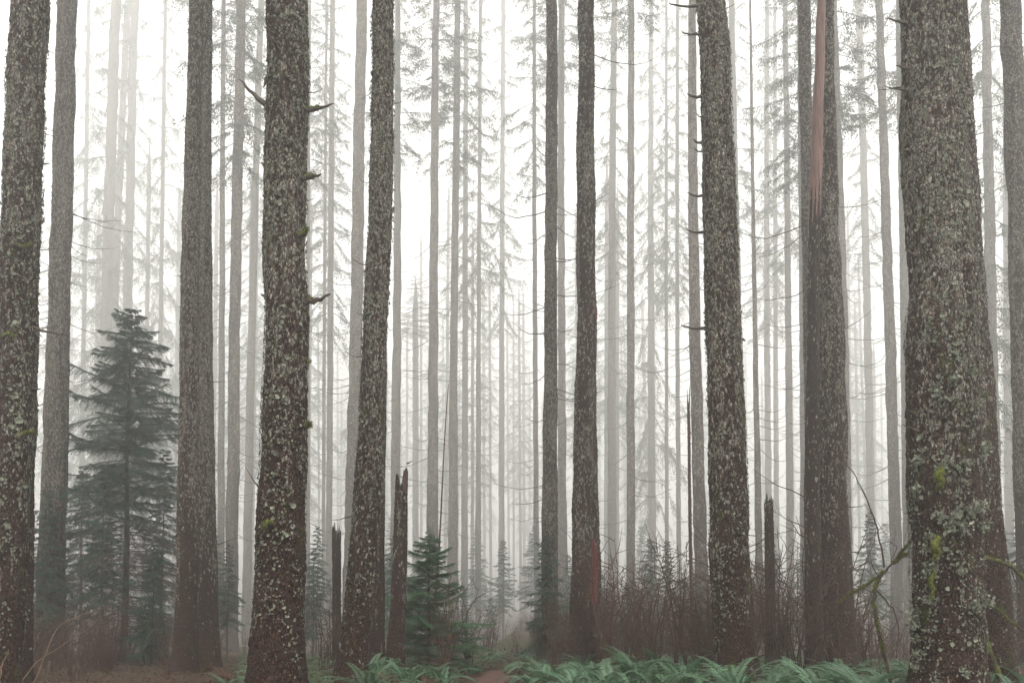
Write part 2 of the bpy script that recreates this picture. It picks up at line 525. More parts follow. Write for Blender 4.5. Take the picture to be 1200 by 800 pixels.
def lichen_mesh(X, R, b, gz, z0, z1, k, seed, lo=.35, size=.0115):
    """leafy lichen flakes standing off the bark"""
    g = np.random.default_rng(seed)
    z = g.uniform(z0, z1, k * 4); th = g.uniform(0, 2 * PI, k * 4)
    keep = vn(np.cos(th) * 2 + z * .6 + seed, z * 2.2 + np.sin(th) * 2, seed) > lo + .22 * g.uniform(-1, 1, k * 4)
    z, th = z[keep][:k], th[keep][:k]; k = len(z)
    n = np.stack([np.cos(th), np.sin(th), g.normal(0, .25, k)], 1); n /= np.linalg.norm(n, axis=1)[:, None]
    r = R(z) * 1.0
    c = np.stack([X(z) - b[0] + r * np.cos(th), r * np.sin(th), z - gz], 1)
    t1 = np.cross(n, [0, 0, 1.0]); t1 /= np.linalg.norm(t1, axis=1)[:, None]; t2 = np.cross(n, t1)
    m = MB(); s = size * g.lognormal(0, .45, k)
    a0 = g.uniform(0, 2 * PI, k); lift = g.uniform(.1, .9, k)
    ring = []
    for q in range(6):
        a = a0 + q * PI / 3 + g.normal(0, .15, k)
        rr = s * g.uniform(.6, 1.2, k)
        ring.append(c + t1 * (rr * np.cos(a))[:, None] + t2 * (rr * np.sin(a))[:, None] + n * (rr * lift * g.uniform(.0, 1.1, k) + .012)[:, None])
    V = np.stack([c + n * .004] + ring, 1).reshape(-1, 3)
    o = np.arange(k)[:, None] * 7
    F3 = np.concatenate([np.stack([o[:, 0], o[:, 0] + 1 + q, o[:, 0] + 1 + (q + 1) % 6], 1) for q in range(6)])
    m.add(V, F3=F3)
    return m.mesh('lichen', M['lichen'])


GROUP_TREES = 'tall fir trunks standing in the misty forest'
TREES = {}


def tree(key, p, d, label, H=None, near=None, mat=None, crown=None, low=False, top=None, nbranch=None, lich=0, twigs=0, name='fir_tree', snag=False, cat='tree', group=GROUP_TREES, stubs=()):
    d0 = d
    if not snag and 20 < d <= 61: d = 20 + (d - 20) * 3.4
    x = (p[4] - CX) / F * d
    gz = float(ground_z(x, d)) - .02
    seed = int(abs(hash_key(key)) % 9973)
    g = np.random.default_rng(seed)
    near = (d0 < 21.5) if near is None else near
    H = H or (g.uniform(38, 46) if d < 30 else g.uniform(54, 62))
    if d < 152: H = max(H, at(0, 0, d)[2] + 22)
    mat = mat or (M['bark'] if d0 < 26 else M['bark_far'])
    ztop = at(0, top, d)[2] if top is not None else None
    me, b, X, R = make_trunk(p, d, H, seed, mat, near, ztop, gz, snag)
    root = link(name, None, loc=b)
    root.empty_display_size = .3
    tag(root, label, cat, group)
    link('trunk', me, root)
    TREES[key] = (root, b, X, R, gz, d)
    if snag: return root
    # crown
    cb = crown if crown is not None else (g.uniform(22, 26) if d < 36 else g.uniform(38, 52))
    hc = H - cb + .3
    cm = (LOWCROWNS if low else CROWNS)[int(g.integers(0, 3))]
    xc = float(X(gz + cb)) - b[0]; xt = float(X(gz + H)) - b[0]
    c = link('crown', cm, root, (xc, 0, cb), (0, math.atan2(xt - xc, hc), g.uniform(0, 6)), (g.uniform(.85, 1.15),) * 2 + (hc / 20,))
    # bare branches below the crown on the middle trees, as the photo shows them
    if nbranch is None: nbranch = 0 if d0 < 22 else (26 if d0 < 50 else 0)
    for k in range(nbranch):
        z = gz + g.uniform(.13, .62) * at(0, 0, d)[2] + 2; a = g.uniform(0, 2 * PI)
        r = float(R(z)) * .9; s = g.uniform(.7, 1.25) * (.6 + .4 * min(1, z / 12)) * min(1.7, max(1, d / 40))
        link('branch', BRANCHES[int(g.integers(0, len(BRANCHES)))], root, (float(X(z)) - b[0] + r * math.cos(a), r * math.sin(a), z - gz), (0, 0, a), (s, s, s))
    for k in range(twigs):
        z = gz + g.uniform(2.4, 11); a = g.choice([0, PI]) + g.normal(0, .7)
        r = float(R(z)) * .96; s = g.uniform(.5, 1.1)
        link('branch_stub', TWIGS[int(g.integers(0, len(TWIGS)))], root, (float(X(z)) - b[0] + r * math.cos(a), r * math.sin(a), z - gz), (0, g.uniform(-.4, .3), a), (s, s, s))
    if lich:
        lo = gz + .4; hi = at(0, -20, d)[2]
        tag(link('lichen', lichen_mesh(X, R, b, gz, lo, hi, lich, seed), root), kind='stuff')
    return root


def hash_key(s):
    h = 7
    for ch in s: h = (h * 131 + ord(ch)) & 0x7FFFFFFF
    return h


def stub(key, pts, r0, mat='dead', moss=0, depth=None, name='branch_stub'):
    """explicit branch stub through photo pixels (x, y[, depth offset])"""
    root, b, X, R, gz, d = TREES[key]
    P = []
    for q in pts:
        dd = d + (q[2] if len(q) > 2 else 0)
        P.append(at(q[0], q[1], dd) - b)
    P = np.array(P); n = 9
    s = np.linspace(0, 1, len(P)); u = np.linspace(0, 1, n)
    P = np.stack([np.interp(u, s, P[:, c]) for c in range(3)], 1)
    P += np.random.default_rng(int(pts[0][0] + pts[0][1])).normal(0, r0 * .18, P.shape) * (u[:, None] > .01)
    o = link(name, stub_mesh(P, r0, M[mat], name), root)
    if moss:
        m = MB(); k = max(3, int(n * moss))
        C = P[:k] + np.array([0, 0, r0 * .5]); m.tube(C, r0 * (1.25 - .6 * np.linspace(0, 1, k)), 8)
        fuzz(m, C, r0 * 1.1, 260, .5)
        link('moss', m.mesh('moss', M['moss']), o)
    return o


# --- the near trunks
tree('A', (36, 41, 19, 42, -2, 46), 12.5, 'thick dark lichened trunk cut by the left edge of the photo', lich=6000, twigs=4)
tree('A2', (38, 26, 27, 31, 23, 30), 15, 'dark trunk half hidden behind the thick trunk at the left edge', lich=700, twigs=2)
tree('B', (79, 21, 68, 25, 57, 33), 22.6, 'pale grey leaning trunk between the left edge trunk and the dark young spruce', near=True, lich=1500, twigs=14)
tree('D1', (230, 16, 222, 22, 217, 26), 20.3, 'straight lichened trunk, front one of the touching pair beside the dark young spruce', lich=1300, twigs=16)
tree('D2', (241, 13, 240, 19, 241, 29), 20.8, 'darker trunk, rear one of the touching pair beside the dark young spruce', lich=700, twigs=5)
tree('F', (336, 46, 333, 49, 327, 60), 12, 'thick dark trunk with several pointed mossy branch stubs on both sides', lich=7000, twigs=6)
tree('G1', (450, 25, 440, 29, 414, 34), 14.5, 'dark leaning trunk in front of the paler trunks left of the green spruce', lich=4000, twigs=10)
tree('G2', (452, 13, 446, 16, 441, 19), 20, 'narrow trunk peeking out behind the dark leaning trunk', twigs=3)
tree('P', (647, 13, 645, 15, 643, 21), 23, 'slim grey trunk just left of the forked looking double trunk', near=True, twigs=14)
tree('Q1', (687, 18, 686, 23, 678, 24), 20.4, 'grey lichened trunk, taller front half of the central double trunk', lich=900, twigs=12)
tree('Q2', (689, 13, 690, 17, 698, 18), 20.6, 'dark trunk with a red bare patch, right half of the central double trunk', lich=300, twigs=2)
tree('X', (835, 33, 848, 41, 862, 47), 14.5, 'thick dark trunk with a row of short dead twigs, standing alone among the ferns', lich=5200, twigs=3)
tree('AA1', (942, 14, 949, 14, 955, 14), 22.4, 'grey trunk rising left behind the reddish barkless trunk', near=True, twigs=12)
tree('AA3', (970, 14, 973, 30, 983, 37), 19.8, 'grey trunk pressed against the right of the reddish barkless trunk', lich=1200, twigs=8)
tree('AF', (1092, 63, 1106, 76, 1108, 80), 11.5, 'thickest trunk of all, dark bark with pale lichen tufts and moss knobs', lich=9000, twigs=5)
tree('AF2', (1120, 26, 1140, 36, 1166, 48), 14, 'dark leaning trunk tight behind the thickest trunk', lich=1500, twigs=0)
tree('AH', (1184, 22, 1198, 24, 1207, 26), 21.3, 'greyish leaning trunk cut by the right edge of the photo', lich=900, twigs=8, nbranch=0)

# the trunk whose upper half lost its bark
tree('AA2', (963, 7.5, 952.5, 15, 955, 21), 19.0, 'trunk with reddish barkless wood above and dark bark below', twigs=3, mat=M['bark_dark'])


def bare_wood():
    root, b, X, R, gz, d = TREES['AA2']
    z0, z1 = at(0, 262, d)[2], at(0, -40, d)[2]
    zs = np.arange(z0 - .6, z1, .05); th = np.linspace(0, 2 * PI, 40, endpoint=False)
    TH, Z = np.meshgrid(th, zs)
    Z[0] += 1.5 * vn(th * 3.2, th * 0, 4) + .4 * vn(th * 9.2, th * 0, 5); Z[1:] = np.maximum(Z[1:], Z[0])
    RR = R(Z) * 1.02 + .018 + .008 * (vn(TH * 4, Z * 2, 9) - .5)
    V = np.stack([X(Z) - b[0] + RR * np.cos(TH), RR * np.sin(TH), Z - gz], -1).reshape(-1, 3)
    n, k = len(zs), 40
    i = np.arange(n - 1)[:, None] * k; j = np.arange(k)[None]; j2 = (j + 1) % k
    m = MB(); m.add(V, np.stack([i + j, i + j2, i + k + j2, i + k + j], -1).reshape(-1, 4))
    tag(link('bare_wood', m.mesh('bare_wood', M['red_wood'], True), root), 'reddish barkless upper wood of the trunk')


bare_wood()


def wood_patch(key, y0, y1, a0, a1, mat, label):
    root, b, X, R, gz, d = TREES[key]
    zs = np.linspace(at(0, y1, d)[2], at(0, y0, d)[2], 60); u = np.linspace(0, 1, 14)
    e0 = a0 + .25 * (vn(zs * 4, zs * 0, 3) - .5); e1 = a1 + .3 * (vn(zs * 4, zs * 0 + 9, 3) - .5)
    taper = np.minimum(1, np.minimum(np.linspace(0, 1, 60), np.linspace(1, 0, 60)) * 7)
    mid, hw = (e0 + e1) / 2, (e1 - e0) / 2 * taper
    TH = mid[:, None] + hw[:, None] * (2 * u - 1)[None]; Z = np.repeat(zs[:, None], 14, 1)
    RR = R(Z) * 1.05 + .012 - .012 * np.abs(2 * u - 1)[None] ** 3 + .010 * (vn(TH * 9, Z * 6, 2) - .5)
    V = np.stack([X(Z) - b[0] + RR * np.cos(TH), RR * np.sin(TH), Z - gz], -1).reshape(-1, 3)
    i = np.arange(59)[:, None] * 14; j = np.arange(13)[None]
    m = MB(); m.add(V, np.stack([i + j, i + j + 1, i + 14 + j + 1, i + 14 + j], -1).reshape(-1, 4))
    tag(link('bare_patch', m.mesh('bare_patch', M[mat], True), root), label)


wood_patch('Q2', 630, 712, -2.5, -1.0, 'red_scar', 'red patch of bare rotten wood')
wood_patch('Q1', 362, 378, -.75, -.25, 'red_scar', 'small red scar')

# explicit stubs measured on the photo
stub('F', [(315, 124), (303, 116), (291, 104), (280, 93)], .035)
stub('F', [(356, 129), (370, 128), (379, 126), (391, 121)], .032, moss=.6)
stub('F', [(356, 208), (364, 208), (371, 206), (377, 204)], .034, moss=.6)
stub('F', [(350, 278, -.15), (357, 274, -.2), (360, 269, -.2)], .032, moss=1)
stub('F', [(354, 354), (366, 354), (378, 349), (388, 344)], .042, moss=.5)
stub('F', [(352, 424), (358, 425), (362, 424)], .034, moss=1)
stub('F', [(356, 498), (361, 499), (364, 498)], .036, moss=1)
stub('F', [(314, 198), (309, 193), (306, 190)], .022)
stub('F', [(312, 348), (308, 346), (305, 344)], .022)
stub('F', [(327, 60, -.3), (320, 48, -.5), (314, 38, -.5)], .022)
stub('F', [(329, 110, -.3), (329, 92, -.42), (328, 70, -.45)], .022)
stub('F', [(313, 608), (306, 612, -.1)], .02)
stub('F', [(318, 614, -.3), (313, 612, -.45), (309, 617, -.5)], .03, moss=1)
stub('A', [(16, 70), (10, 68), (5, 66)], .02)
stub('A', [(44, 192), (52, 192), (59, 192)], .016)
stub('A', [(36, 326), (42, 326), (48, 327)], .02)
stub('A', [(34, 354), (40, 355), (44, 358)], .03, moss=.7)
stub('A', [(36, 383), (55, 389), (68, 391), (81, 394)], .016)
stub('A', [(36, 385), (44, 391), (50, 395)], .014)
stub('A', [(22, 512, -.25), (32, 507, -.25), (40, 506, -.2)], .03, moss=1)
stub('A', [(18, 287, -.25), (28, 290, -.25), (36, 287, -.2)], .022, moss=1)
stub('A', [(2, 395, -.25), (10, 391, -.25), (17, 395, -.3)], .022, moss=1)
stub('A', [(38, 455), (43, 456), (48, 455)], .018)
for (y, x1, r) in ((6, 784, .02), (39, 798, .016), (112, 805, .024), (135, 815, .012), (166, 812, .022), (176, 813, .014), (228, 806, .02), (271, 804, .02), (383, 798, .022), (470, 826, .014), (640, 829, .012)):
    xe = 821 + (y / 400) * 8 if y < 420 else 832 + (y - 420) * .03
    stub('X', [(xe + 2, y + 1), ((xe + x1) / 2, y + 2), (x1 + 2, y - 1), (x1, y - 3)], r)
stub('X', [(872, 398), (869, 397)], .02)
for (y, x0, x1, r) in ((24, 1060, 1037, .022), (80, 1070, 1050, .034), (104, 1062, 1035, .016), (178, 1074, 1056, .04), (295, 1068, 1060, .024), (375, 1072, 1066, .05), (500, 1070, 1057, .016), (483, 1074, 1064, .03)):
    stub('AF', [(x0 + 6, y + 5, -.1), (x0 - 2, y + 2, -.1), ((x0 + x1) / 2, y, -.1), (x1, y - 3, -.1)], r, moss=.4 if r > .028 else 0)


def hanging_moss(key, x, y0, y1, w, dd):
    root, b, X, R, gz, d = TREES[key]
    m = MB(); n = 12
    P = np.array([at(x + 2 * math.sin(q), y0 + (y1 - y0) * q / (n - 1), d + dd) - b for q in range(n)])
    r = w / 2 / F * d * np.sin(np.linspace(.5, PI - .15, n)) ** .7
    m.tube(P, r, 8); fuzz(m, P, r * 1.05, 500, .8)
    link('moss', m.mesh('moss', M['moss'], True), root)


hanging_moss('AF', 1101, 548, 572, 11, -.46)
hanging_moss('AF', 1097, 628, 655, 10, -.47)
hanging_moss('AF', 1092, 668, 700, 5, -.46)

# big leafy tufts of lichen on the thickest trunk
def tufts(key, spots):
    root, b, X, R, gz, d = TREES[key]
    for (x, y, s) in spots:
        c = at(x, y, d); z = c[2]; r = float(R(z)); dx = c[0] - float(X(z))
        dx = max(-r * .98, min(r * .98, dx)); dy = -math.sqrt(max(r * r - dx * dx, 0))
        o = np.array([float(X(z)) + dx - b[0], dy, z - gz]); n = np.array([dx, dy, 0]) / r
        m = MB(); k = 70
        S = s / F * d
        p = o[None] + rng.normal(0, S * .33, (k, 3)) + n[None] * rng.uniform(0, S * .5, k)[:, None]
        a = rng.normal(0, 1, (k, 3)) + n[None] * .8; a /= np.linalg.norm(a, axis=1)[:, None]
        w = np.cross(a, rng.normal(0, 1, (k, 3))); w /= np.linalg.norm(w, axis=1)[:, None]
        q = S * rng.uniform(.12, .32, k)[:, None]
        m.quads(p - w * q * .2, p + a * q - w * q * .9, p + a * q * 1.4, p + a * q + w * q * .8)
        tag(link('lichen_tuft', m.mesh('lichen_tuft', M['lichen']), root), kind='stuff')


tufts('AF', [(1071, 543, 9), (1090, 548, 12), (1111, 549, 11), (1071, 576, 11), (1084, 607, 10), (1117, 601, 12), (1131, 597, 9), (1096, 617, 13),
             (1109, 620, 11), (1080, 630, 10), (1133, 618, 8), (1147, 620, 9), (1083, 669, 12), (1107, 669, 9), (1130, 694, 8), (1081, 703, 10),
             (1071, 720, 13), (1068, 731, 10), (1067, 748, 8), (1067, 764, 8), (1066, 780, 9), (1138, 529, 10), (1084, 470, 12), (1099, 455, 10),
             (1122, 708, 10), (1077, 645, 9), (1146, 705, 9), (1086, 790, 9), (1110, 782, 10), (1120, 440, 8)])

# --- trunks further back (measured)
tree('E0', (262, 5, 260, 7, 259, 9), 36, 'thin grey trunk directly right of the touching pair of trunks')
tree('E1', (283, 11, 275, 13, 271, 16), 31, 'pale leaning trunk between the touching pair and the thick stubbed trunk', crown=30)
tree('E2', (306, 7, 295, 9, 288, 11), 42, 'thin trunk just left of the thick stubbed trunk')
tree('C1', (136, 11, 124, 13, 118, 15), 50, 'ghostly trunk in the mist above the dark young spruce, thickest of three', crown=20, nbranch=14, low=True)
tree('C2', (150, 7, 134, 8, 128, 9), 58, 'ghostly thin trunk, middle one of three above the dark young spruce')
tree('C3', (158, 9, 149, 11, 145, 12), 56, 'ghostly trunk rising straight behind the top of the dark young spruce', crown=22, low=True)
tree('F1', (363, 3.5, 361, 3.6, 361, 5), 40, 'very thin trunk touching the right side of the thick stubbed trunk')
tree('H0', (383, 3, 380, 4, 379, 5), 48, 'hair thin trunk, left of the slim pair right of the stubbed trunk')
tree('H1', (390, 6, 387, 7, 385, 8), 44, 'slim trunk, right of the slim pair beyond the stubbed trunk', crown=34)
tree('G0', (424, 12, 417, 15, 408, 18), 32, 'light grey trunk close behind the dark leaning trunk on its left')
tree('H', (466, 6, 465, 10, 462, 13), 38, 'grey trunk rising behind the broken snag')
tree('J', (487, 6, 487, 7, 487, 8), 60, 'faint slim trunk between the broken snag and the green spruce', nbranch=14)
tree('I', (511, 8, 508, 11, 506, 15), 36, 'grey trunk rising behind the green young spruce with long bare side branches', nbranch=44)
tree('K', (537, 7, 532, 9, 531, 14), 38, 'grey trunk at the right side of the green young spruce', nbranch=44)
tree('L', (546, 5, 545, 6.5, 544, 9), 50, 'slim trunk second to the right from the green young spruce', nbranch=20)
tree('M', (563, 4, 561, 5, 560, 8), 46, 'narrow dark trunk standing beside the earth path', nbranch=22)
tree('N', (590, 5, 588, 6, 588, 8), 56, 'narrow trunk at the far end of the earth path', nbranch=14)
tree('O', (626, 4, 627, 5.5, 630, 7), 40, 'narrow bare trunk left of the slim grey trunk past the path')
tree('P2', (658, 7, 658, 9, 660, 13), 38, 'grey trunk seen in the gap left of the central double trunk')
tree('R', (720, 7, 717, 9, 719, 12), 44, 'grey leaning trunk first to the right of the central double trunk')
tree('S', (740, 7, 739, 9, 740, 11), 34, 'straight dark slim trunk second to the right of the central double trunk')
tree('T', (763, 5, 763, 8, 766, 9), 56, 'blurry trunk with low drooping foliage in the mist', crown=15, low=True, nbranch=8)
tree('U1', (794, 4, 794, 5, 797, 6), 48, 'thin trunk left of the reddish dead pole')
tree('U2', (781, 3, 781, 4, 782, 5), 50, 'very thin trunk right of the blurry foliaged trunk')
tree('W', (811, 9, 815, 13, 826, 17), 28, 'curved grey trunk leaning along the thick trunk among the ferns')
tree('X2', (857, 7, 866, 8, 877, 9), 44, 'pale trunk edge showing right behind the thick trunk among ferns')
tree('Z', (879, 2.5, 885, 5.5, 892, 10), 32, 'slender dark trunk left of the short broken stump')
tree('Z2', (899, 5, 899, 7, 903, 9), 55, 'faint trunk directly behind the short broken stump')
tree('Z3', (908, 4, 909, 5.5, 911, 7), 58, 'faint thin trunk just right of the short broken stump')
tree('AB', (920, 6, 924, 7.5, 927, 10), 42, 'pale straight trunk left of the reddish barkless trunk cluster')
tree('AA0', (938, 8, 941, 8, 943, 9), 34, 'pale trunk edge at the left of the barkless trunk cluster', crown=34)
tree('AA4', (975, 10, 988, 12, 994, 12), 32, 'pale trunk edge at the right of the barkless trunk cluster', crown=34)
tree('AC', (1006, 8, 1017, 8.5, 1022, 10), 50, 'faint grey trunk above the arching mossy branch', nbranch=14)
tree('AD', (1030, 8, 1043, 12, 1053, 14), 33, 'clear grey leaning trunk left of the thickest trunk', nbranch=36)
tree('AE', (1053, 7, 1061, 11, 1066, 13), 34, 'pale trunk touching the left side of the thickest trunk', nbranch=12)
tree('AG', (1155, 9, 1162, 13, 1168, 18), 32, 'pale green tinted trunk with live branches right of the thickest trunk', crown=14, low=True, nbranch=34)
tree('AG2', (1178, 6, 1181, 9, 1185, 10), 46, 'faint trunk between the live branched trunk and the right edge trunk')

# --- ghost trunks lost in the mist (drawn from a plan, not measured)
used = [136, 150, 158, 262, 283, 306, 387, 417, 465, 487, 508, 532, 545, 561, 588, 627, 645, 658, 687, 717, 740, 763, 781, 794, 815, 866, 885, 900, 909, 924, 941, 988, 1017, 1043, 1061, 1162, 1181, 25, 70, 225, 335, 440, 850, 960, 1100]
g0 = np.random.default_rng(77)
for i, (x, d) in enumerate(((96, 150), (112, 190), (170, 165), (186, 140), (206, 200), (60, 170), (250, 180), (318, 150))):
    used.append(x)
    tree('dim%d' % i, (x + 8, 4.2, x + 2, 5, x - 3, 6.2), d, 'slender trunk almost lost in the distant white mist', nbranch=0, crown=g0.uniform(16, 30), low=True, H=float(g0.uniform(80, 100)), group='ghostly distant trunks in the mist')
nf = 0
while nf < 104:
    d = float(g0.uniform(150, 325)); x = float(g0.uniform(-60, 1260)); w = F / d * g0.uniform(.6, 1.1)
    if min(abs(x - q) for q in used) < 2.5 + w * .5: continue
    used.append(x); lean = (600 - x) / 600 * 9 + g0.normal(0, 3)
    tree('far%d' % nf, (x + lean, w * .62, x, w * .8, x - lean, w), d, 'slender trunk almost lost in the distant white mist', nbranch=0, crown=float(g0.uniform(20, 46)), low=g0.uniform() < .75, H=float(g0.uniform(70, 100)), group='ghostly distant trunks in the mist')
    nf += 1

# --- broken snags and poles
tree('snag1', (476, 9, 475, 10, 463.5, 20), 18, 'tall broken snag with a splintered reddish top beside the green spruce', top=541, snag=True, name='broken_snag', cat='snag', group=None, near=True)
tree('snag2', (396, 9, 395, 9, 395, 11), 24, 'short dark broken snag left of the dark leaning trunk', top=607, snag=True, name='broken_snag', cat='snag', group=None, near=True, mat=M['bark_dark'])
tree('snag3', (899, 8, 899, 8, 904, 13), 22, 'short flat topped broken stump standing in the bare shrubs', top=569, snag=True, name='broken_snag', cat='snag', group=None, near=True, mat=M['bark_dark'])
tree('pole', (805, 2.6, 806, 3, 812, 4.6), 26, 'reddish dead pole, thin as a stick, left of the curved trunk', top=450, snag=True, name='dead_pole', cat='snag', group=None, near=True, mat=M['red_rot'])
wood_patch('snag1', 548, 580, -1.2, -.3, 'red_rot', 'reddish bare wood under the broken top')
stub('snag1', [(477, 543), (481, 541), (484, 539)], .014)
stub('pole', [(808, 480), (803, 478), (800, 479)], .008)
stub('pole', [(809, 520), (814, 519), (818, 517)], .008)


def leaning_pole():
    A, B_ = at(527.5, 450, 27), at(513, 640, 27.3)
    A2 = B_ + (A - B_) * 1.0; g = float(ground_z(B_[0] - .9, 27.4))
    base = B_ + (B_ - A) * ((B_[2] - g) / (A[2] - B_[2]))
    root = tag(link('leaning_pole', None, loc=base), 'thin dead pole leaning against the trunks behind the green spruce', 'dead pole')
    m = MB(); s = np.linspace(0, 1, 24)
    P = (A - base)[None] * s[:, None] + np.stack([.05 * np.sin(s * 5), 0 * s, 0 * s], 1)
    m.tube(P, .032 * (1 - s) + .010, 7)
    link('stem', m.mesh('stem', M['red_rot'], True), root)
    link('branch_stub', TWIGS[1], root, P[9], (0, -.4, 0), (.6, .6, .6)); link('branch_stub', TWIGS[3], root, P[15], (0, -.4, 3), (.5, .5, .5))


leaning_pole()

# ------------------------------------------------------------------ young spruces
def spray(m, tw, base, dr, L, z_el, droop, needle, dens, tip_up=.15, sub_scale=.42, gap=0., hang=.75):
    """one live branch: stem in tw, needles in m"""
    s = np.linspace(0, 1, 9); sd = np.array([-dr[1], dr[0], 0.0])
    P = base[None] + dr[None] * (L * s)[:, None]
    P[:, 2] += L * (z_el * s - droop * s ** 2 + tip_up * s ** 4)
    P += np.cumsum(rng.normal(0, .012 * L, P.shape), 0) * s[:, None]
    tw.tube(P, .010 * min(1, L) * (1 - s) + .003, 4)
    n = max(6, int(L * dens))
    for side in (-1, 1, 0):
        t = (np.arange(n) + rng.uniform(0, 1, n)) / n
        t = t[t > .10 + gap]
        k = len(t)
        if side == 0: t = np.linspace(.15 + gap, 1, k)
        b = np.stack([np.interp(t, s, P[:, c]) for c in range(3)], 1)
        if side == 0:
            l = np.full(k, L / n * 1.6); d = np.repeat(dr[None], k, 0)
        else:
            l = L * sub_scale * (1.02 - t) ** .7 * rng.uniform(.6, 1.15, k) + .05
            d = dr[None] * rng.uniform(.55, .95, k)[:, None] + sd[None] * (side * rng.uniform(.6, 1.0, k))[:, None]
        d = d.copy(); d[:, 2] += rng.uniform(-hang, .10, k) * (0 if side == 0 else 1); d /= np.linalg.norm(d, axis=1)[:, None]
        q = 18
        u = (np.arange(q) + .5) / q
        # needles along every branchlet, on both sides and drooping
        pb = b[:, None] + d[:, None] * (l[:, None] * u[None])[..., None]
        pb[..., 2] -= .18 * l[:, None] * u[None] ** 2
        up = np.array([0, 0, 1.0]); ss = np.cross(d, up); ss /= np.linalg.norm(ss, axis=1)[:, None] + 1e-6
        for w in (-1, 1):
            dd = d[:, None] * rng.uniform(.4, 1, (k, q, 1)) + ss[:, None] * (w * rng.uniform(.4, 1, (k, q, 1))) + up * rng.uniform(-.35, .25, (k, q, 1))
            dd /= np.linalg.norm(dd, axis=-1, keepdims=True)
            Ln = needle * rng.uniform(.7, 1.2, (k, q, 1))
            wv = d[:, None] * (needle * .12)
            m.tris((pb - wv).reshape(-1, 3), (pb + wv).reshape(-1, 3), (pb + dd * Ln).reshape(-1, 3))


def young_spruce(loc, H, R, nb, seed, label, mat, group=None, dead_to=.0, needle=.045, dens=26, droop=.3, el=.1, trunk_r=.06, name='young_spruce', shape=.85, lean=0., z_first=.06, hang=.75, cat='tree', stem='dead'):
    global rng
    keep = rng; rng = np.random.default_rng(seed)
    root = link(name, None, loc=loc)
    if label: tag(root, label, cat, group)
    s = np.linspace(0, 1, 24)
    P = np.stack([lean * s + .02 * H * .2 * np.sin(s * 7), 0 * s, H * s - .1], 1)
    m = MB(); m.tube(P, trunk_r * (1 - s) + .006, 9)
    link('trunk', m.mesh('trunk', M[stem], True), root)
    live, tw, dead, dtw = MB(), MB(), MB(), MB()
    nd = 0
    for b in range(nb):
        t = z_first + (1 - z_first) * ((b + rng.uniform(0, 1)) / nb) ** 1.0
        z = H * t + rng.normal(0, .03)
        L = R * (1 - t) ** shape * rng.uniform(.3, 1.25) + .08
        a = b * 2.399 + rng.uniform(-.5, .5)
        dr = np.array([math.cos(a), math.sin(a), 0]); base = np.array([lean * t, 0, z]); e2 = rng.normal(0, .13); dp = droop * rng.uniform(.6, 1.5); ss_ = rng.uniform(.38, .62)
        is_dead = t < dead_to * rng.uniform(.6, 1.15)
        if is_dead:
            spray(dead, dtw, base, dr, L * rng.uniform(.6, 1.1), el * .3 + e2, dp * 1.1, needle * .8, dens * .7, .1, .6)
        else:
            spray(live, tw, base, dr, L, el + .25 * t + e2, dp, needle, dens, .15, ss_, 0., hang)
    live.v += [v for v in tw.v]; off = live.n
    live.f4 += [f + off for f in tw.f4]; live.f3 += [f + off for f in tw.f3]; live.n += tw.n
    link('crown', live.mesh('crown', M[mat]), root)
    if dead.n:
        off = dead.n
        dead.v += dtw.v; dead.f4 += [f + off for f in dtw.f4]; dead.f3 += [f + off for f in dtw.f3]
        link('dry_skirt', dead.mesh('dry_skirt', M['needle_dead']), root)
    rng = keep
    return root


def gl(x, y):
    return (x, y, float(ground_z(x, y)) - .02)


bx = (146 - CX) / F * 29.5
young_spruce(gl(bx, 29.5), 1.5 + (695 - 362) / F * 29.5 + .7, 3.75, 330, 41, 'dark young spruce with a dry brown lower half in front of three ghostly trunks', 'needle_dark', dead_to=.46, dens=24, droop=.38, el=.10, trunk_r=.115, shape=.66, lean=.06, needle=.07)
bx2 = (503 - CX) / F * 21.5
young_spruce(gl(bx2, 21.5), 1.5 + (695 - 612) / F * 21.5, 1.4, 130, 43, 'bushy bright green young spruce beside the tall broken snag', 'needle_near', dead_to=.16, dens=36, droop=.24, el=.12, hang=.22, trunk_r=.05, shape=.62, needle=.06)

# small hemlocks deeper in the wood: three kinds, copied with their parts
SAP = [young_spruce((0, 0, 0), 5.5 + i, 1.35, 90, 50 + i, None, 'needle_dark', dens=17, droop=.45, el=.05, trunk_r=.05, needle=.085, name='young_hemlock', shape=.7, z_first=.10 + .1 * i) for i in range(3)]


def copy_tree(o, parent=None):
    c = o.copy(); COL.objects.link(c); c.parent = parent
    for ch in list(o.children): copy_tree(ch, c)
    return c


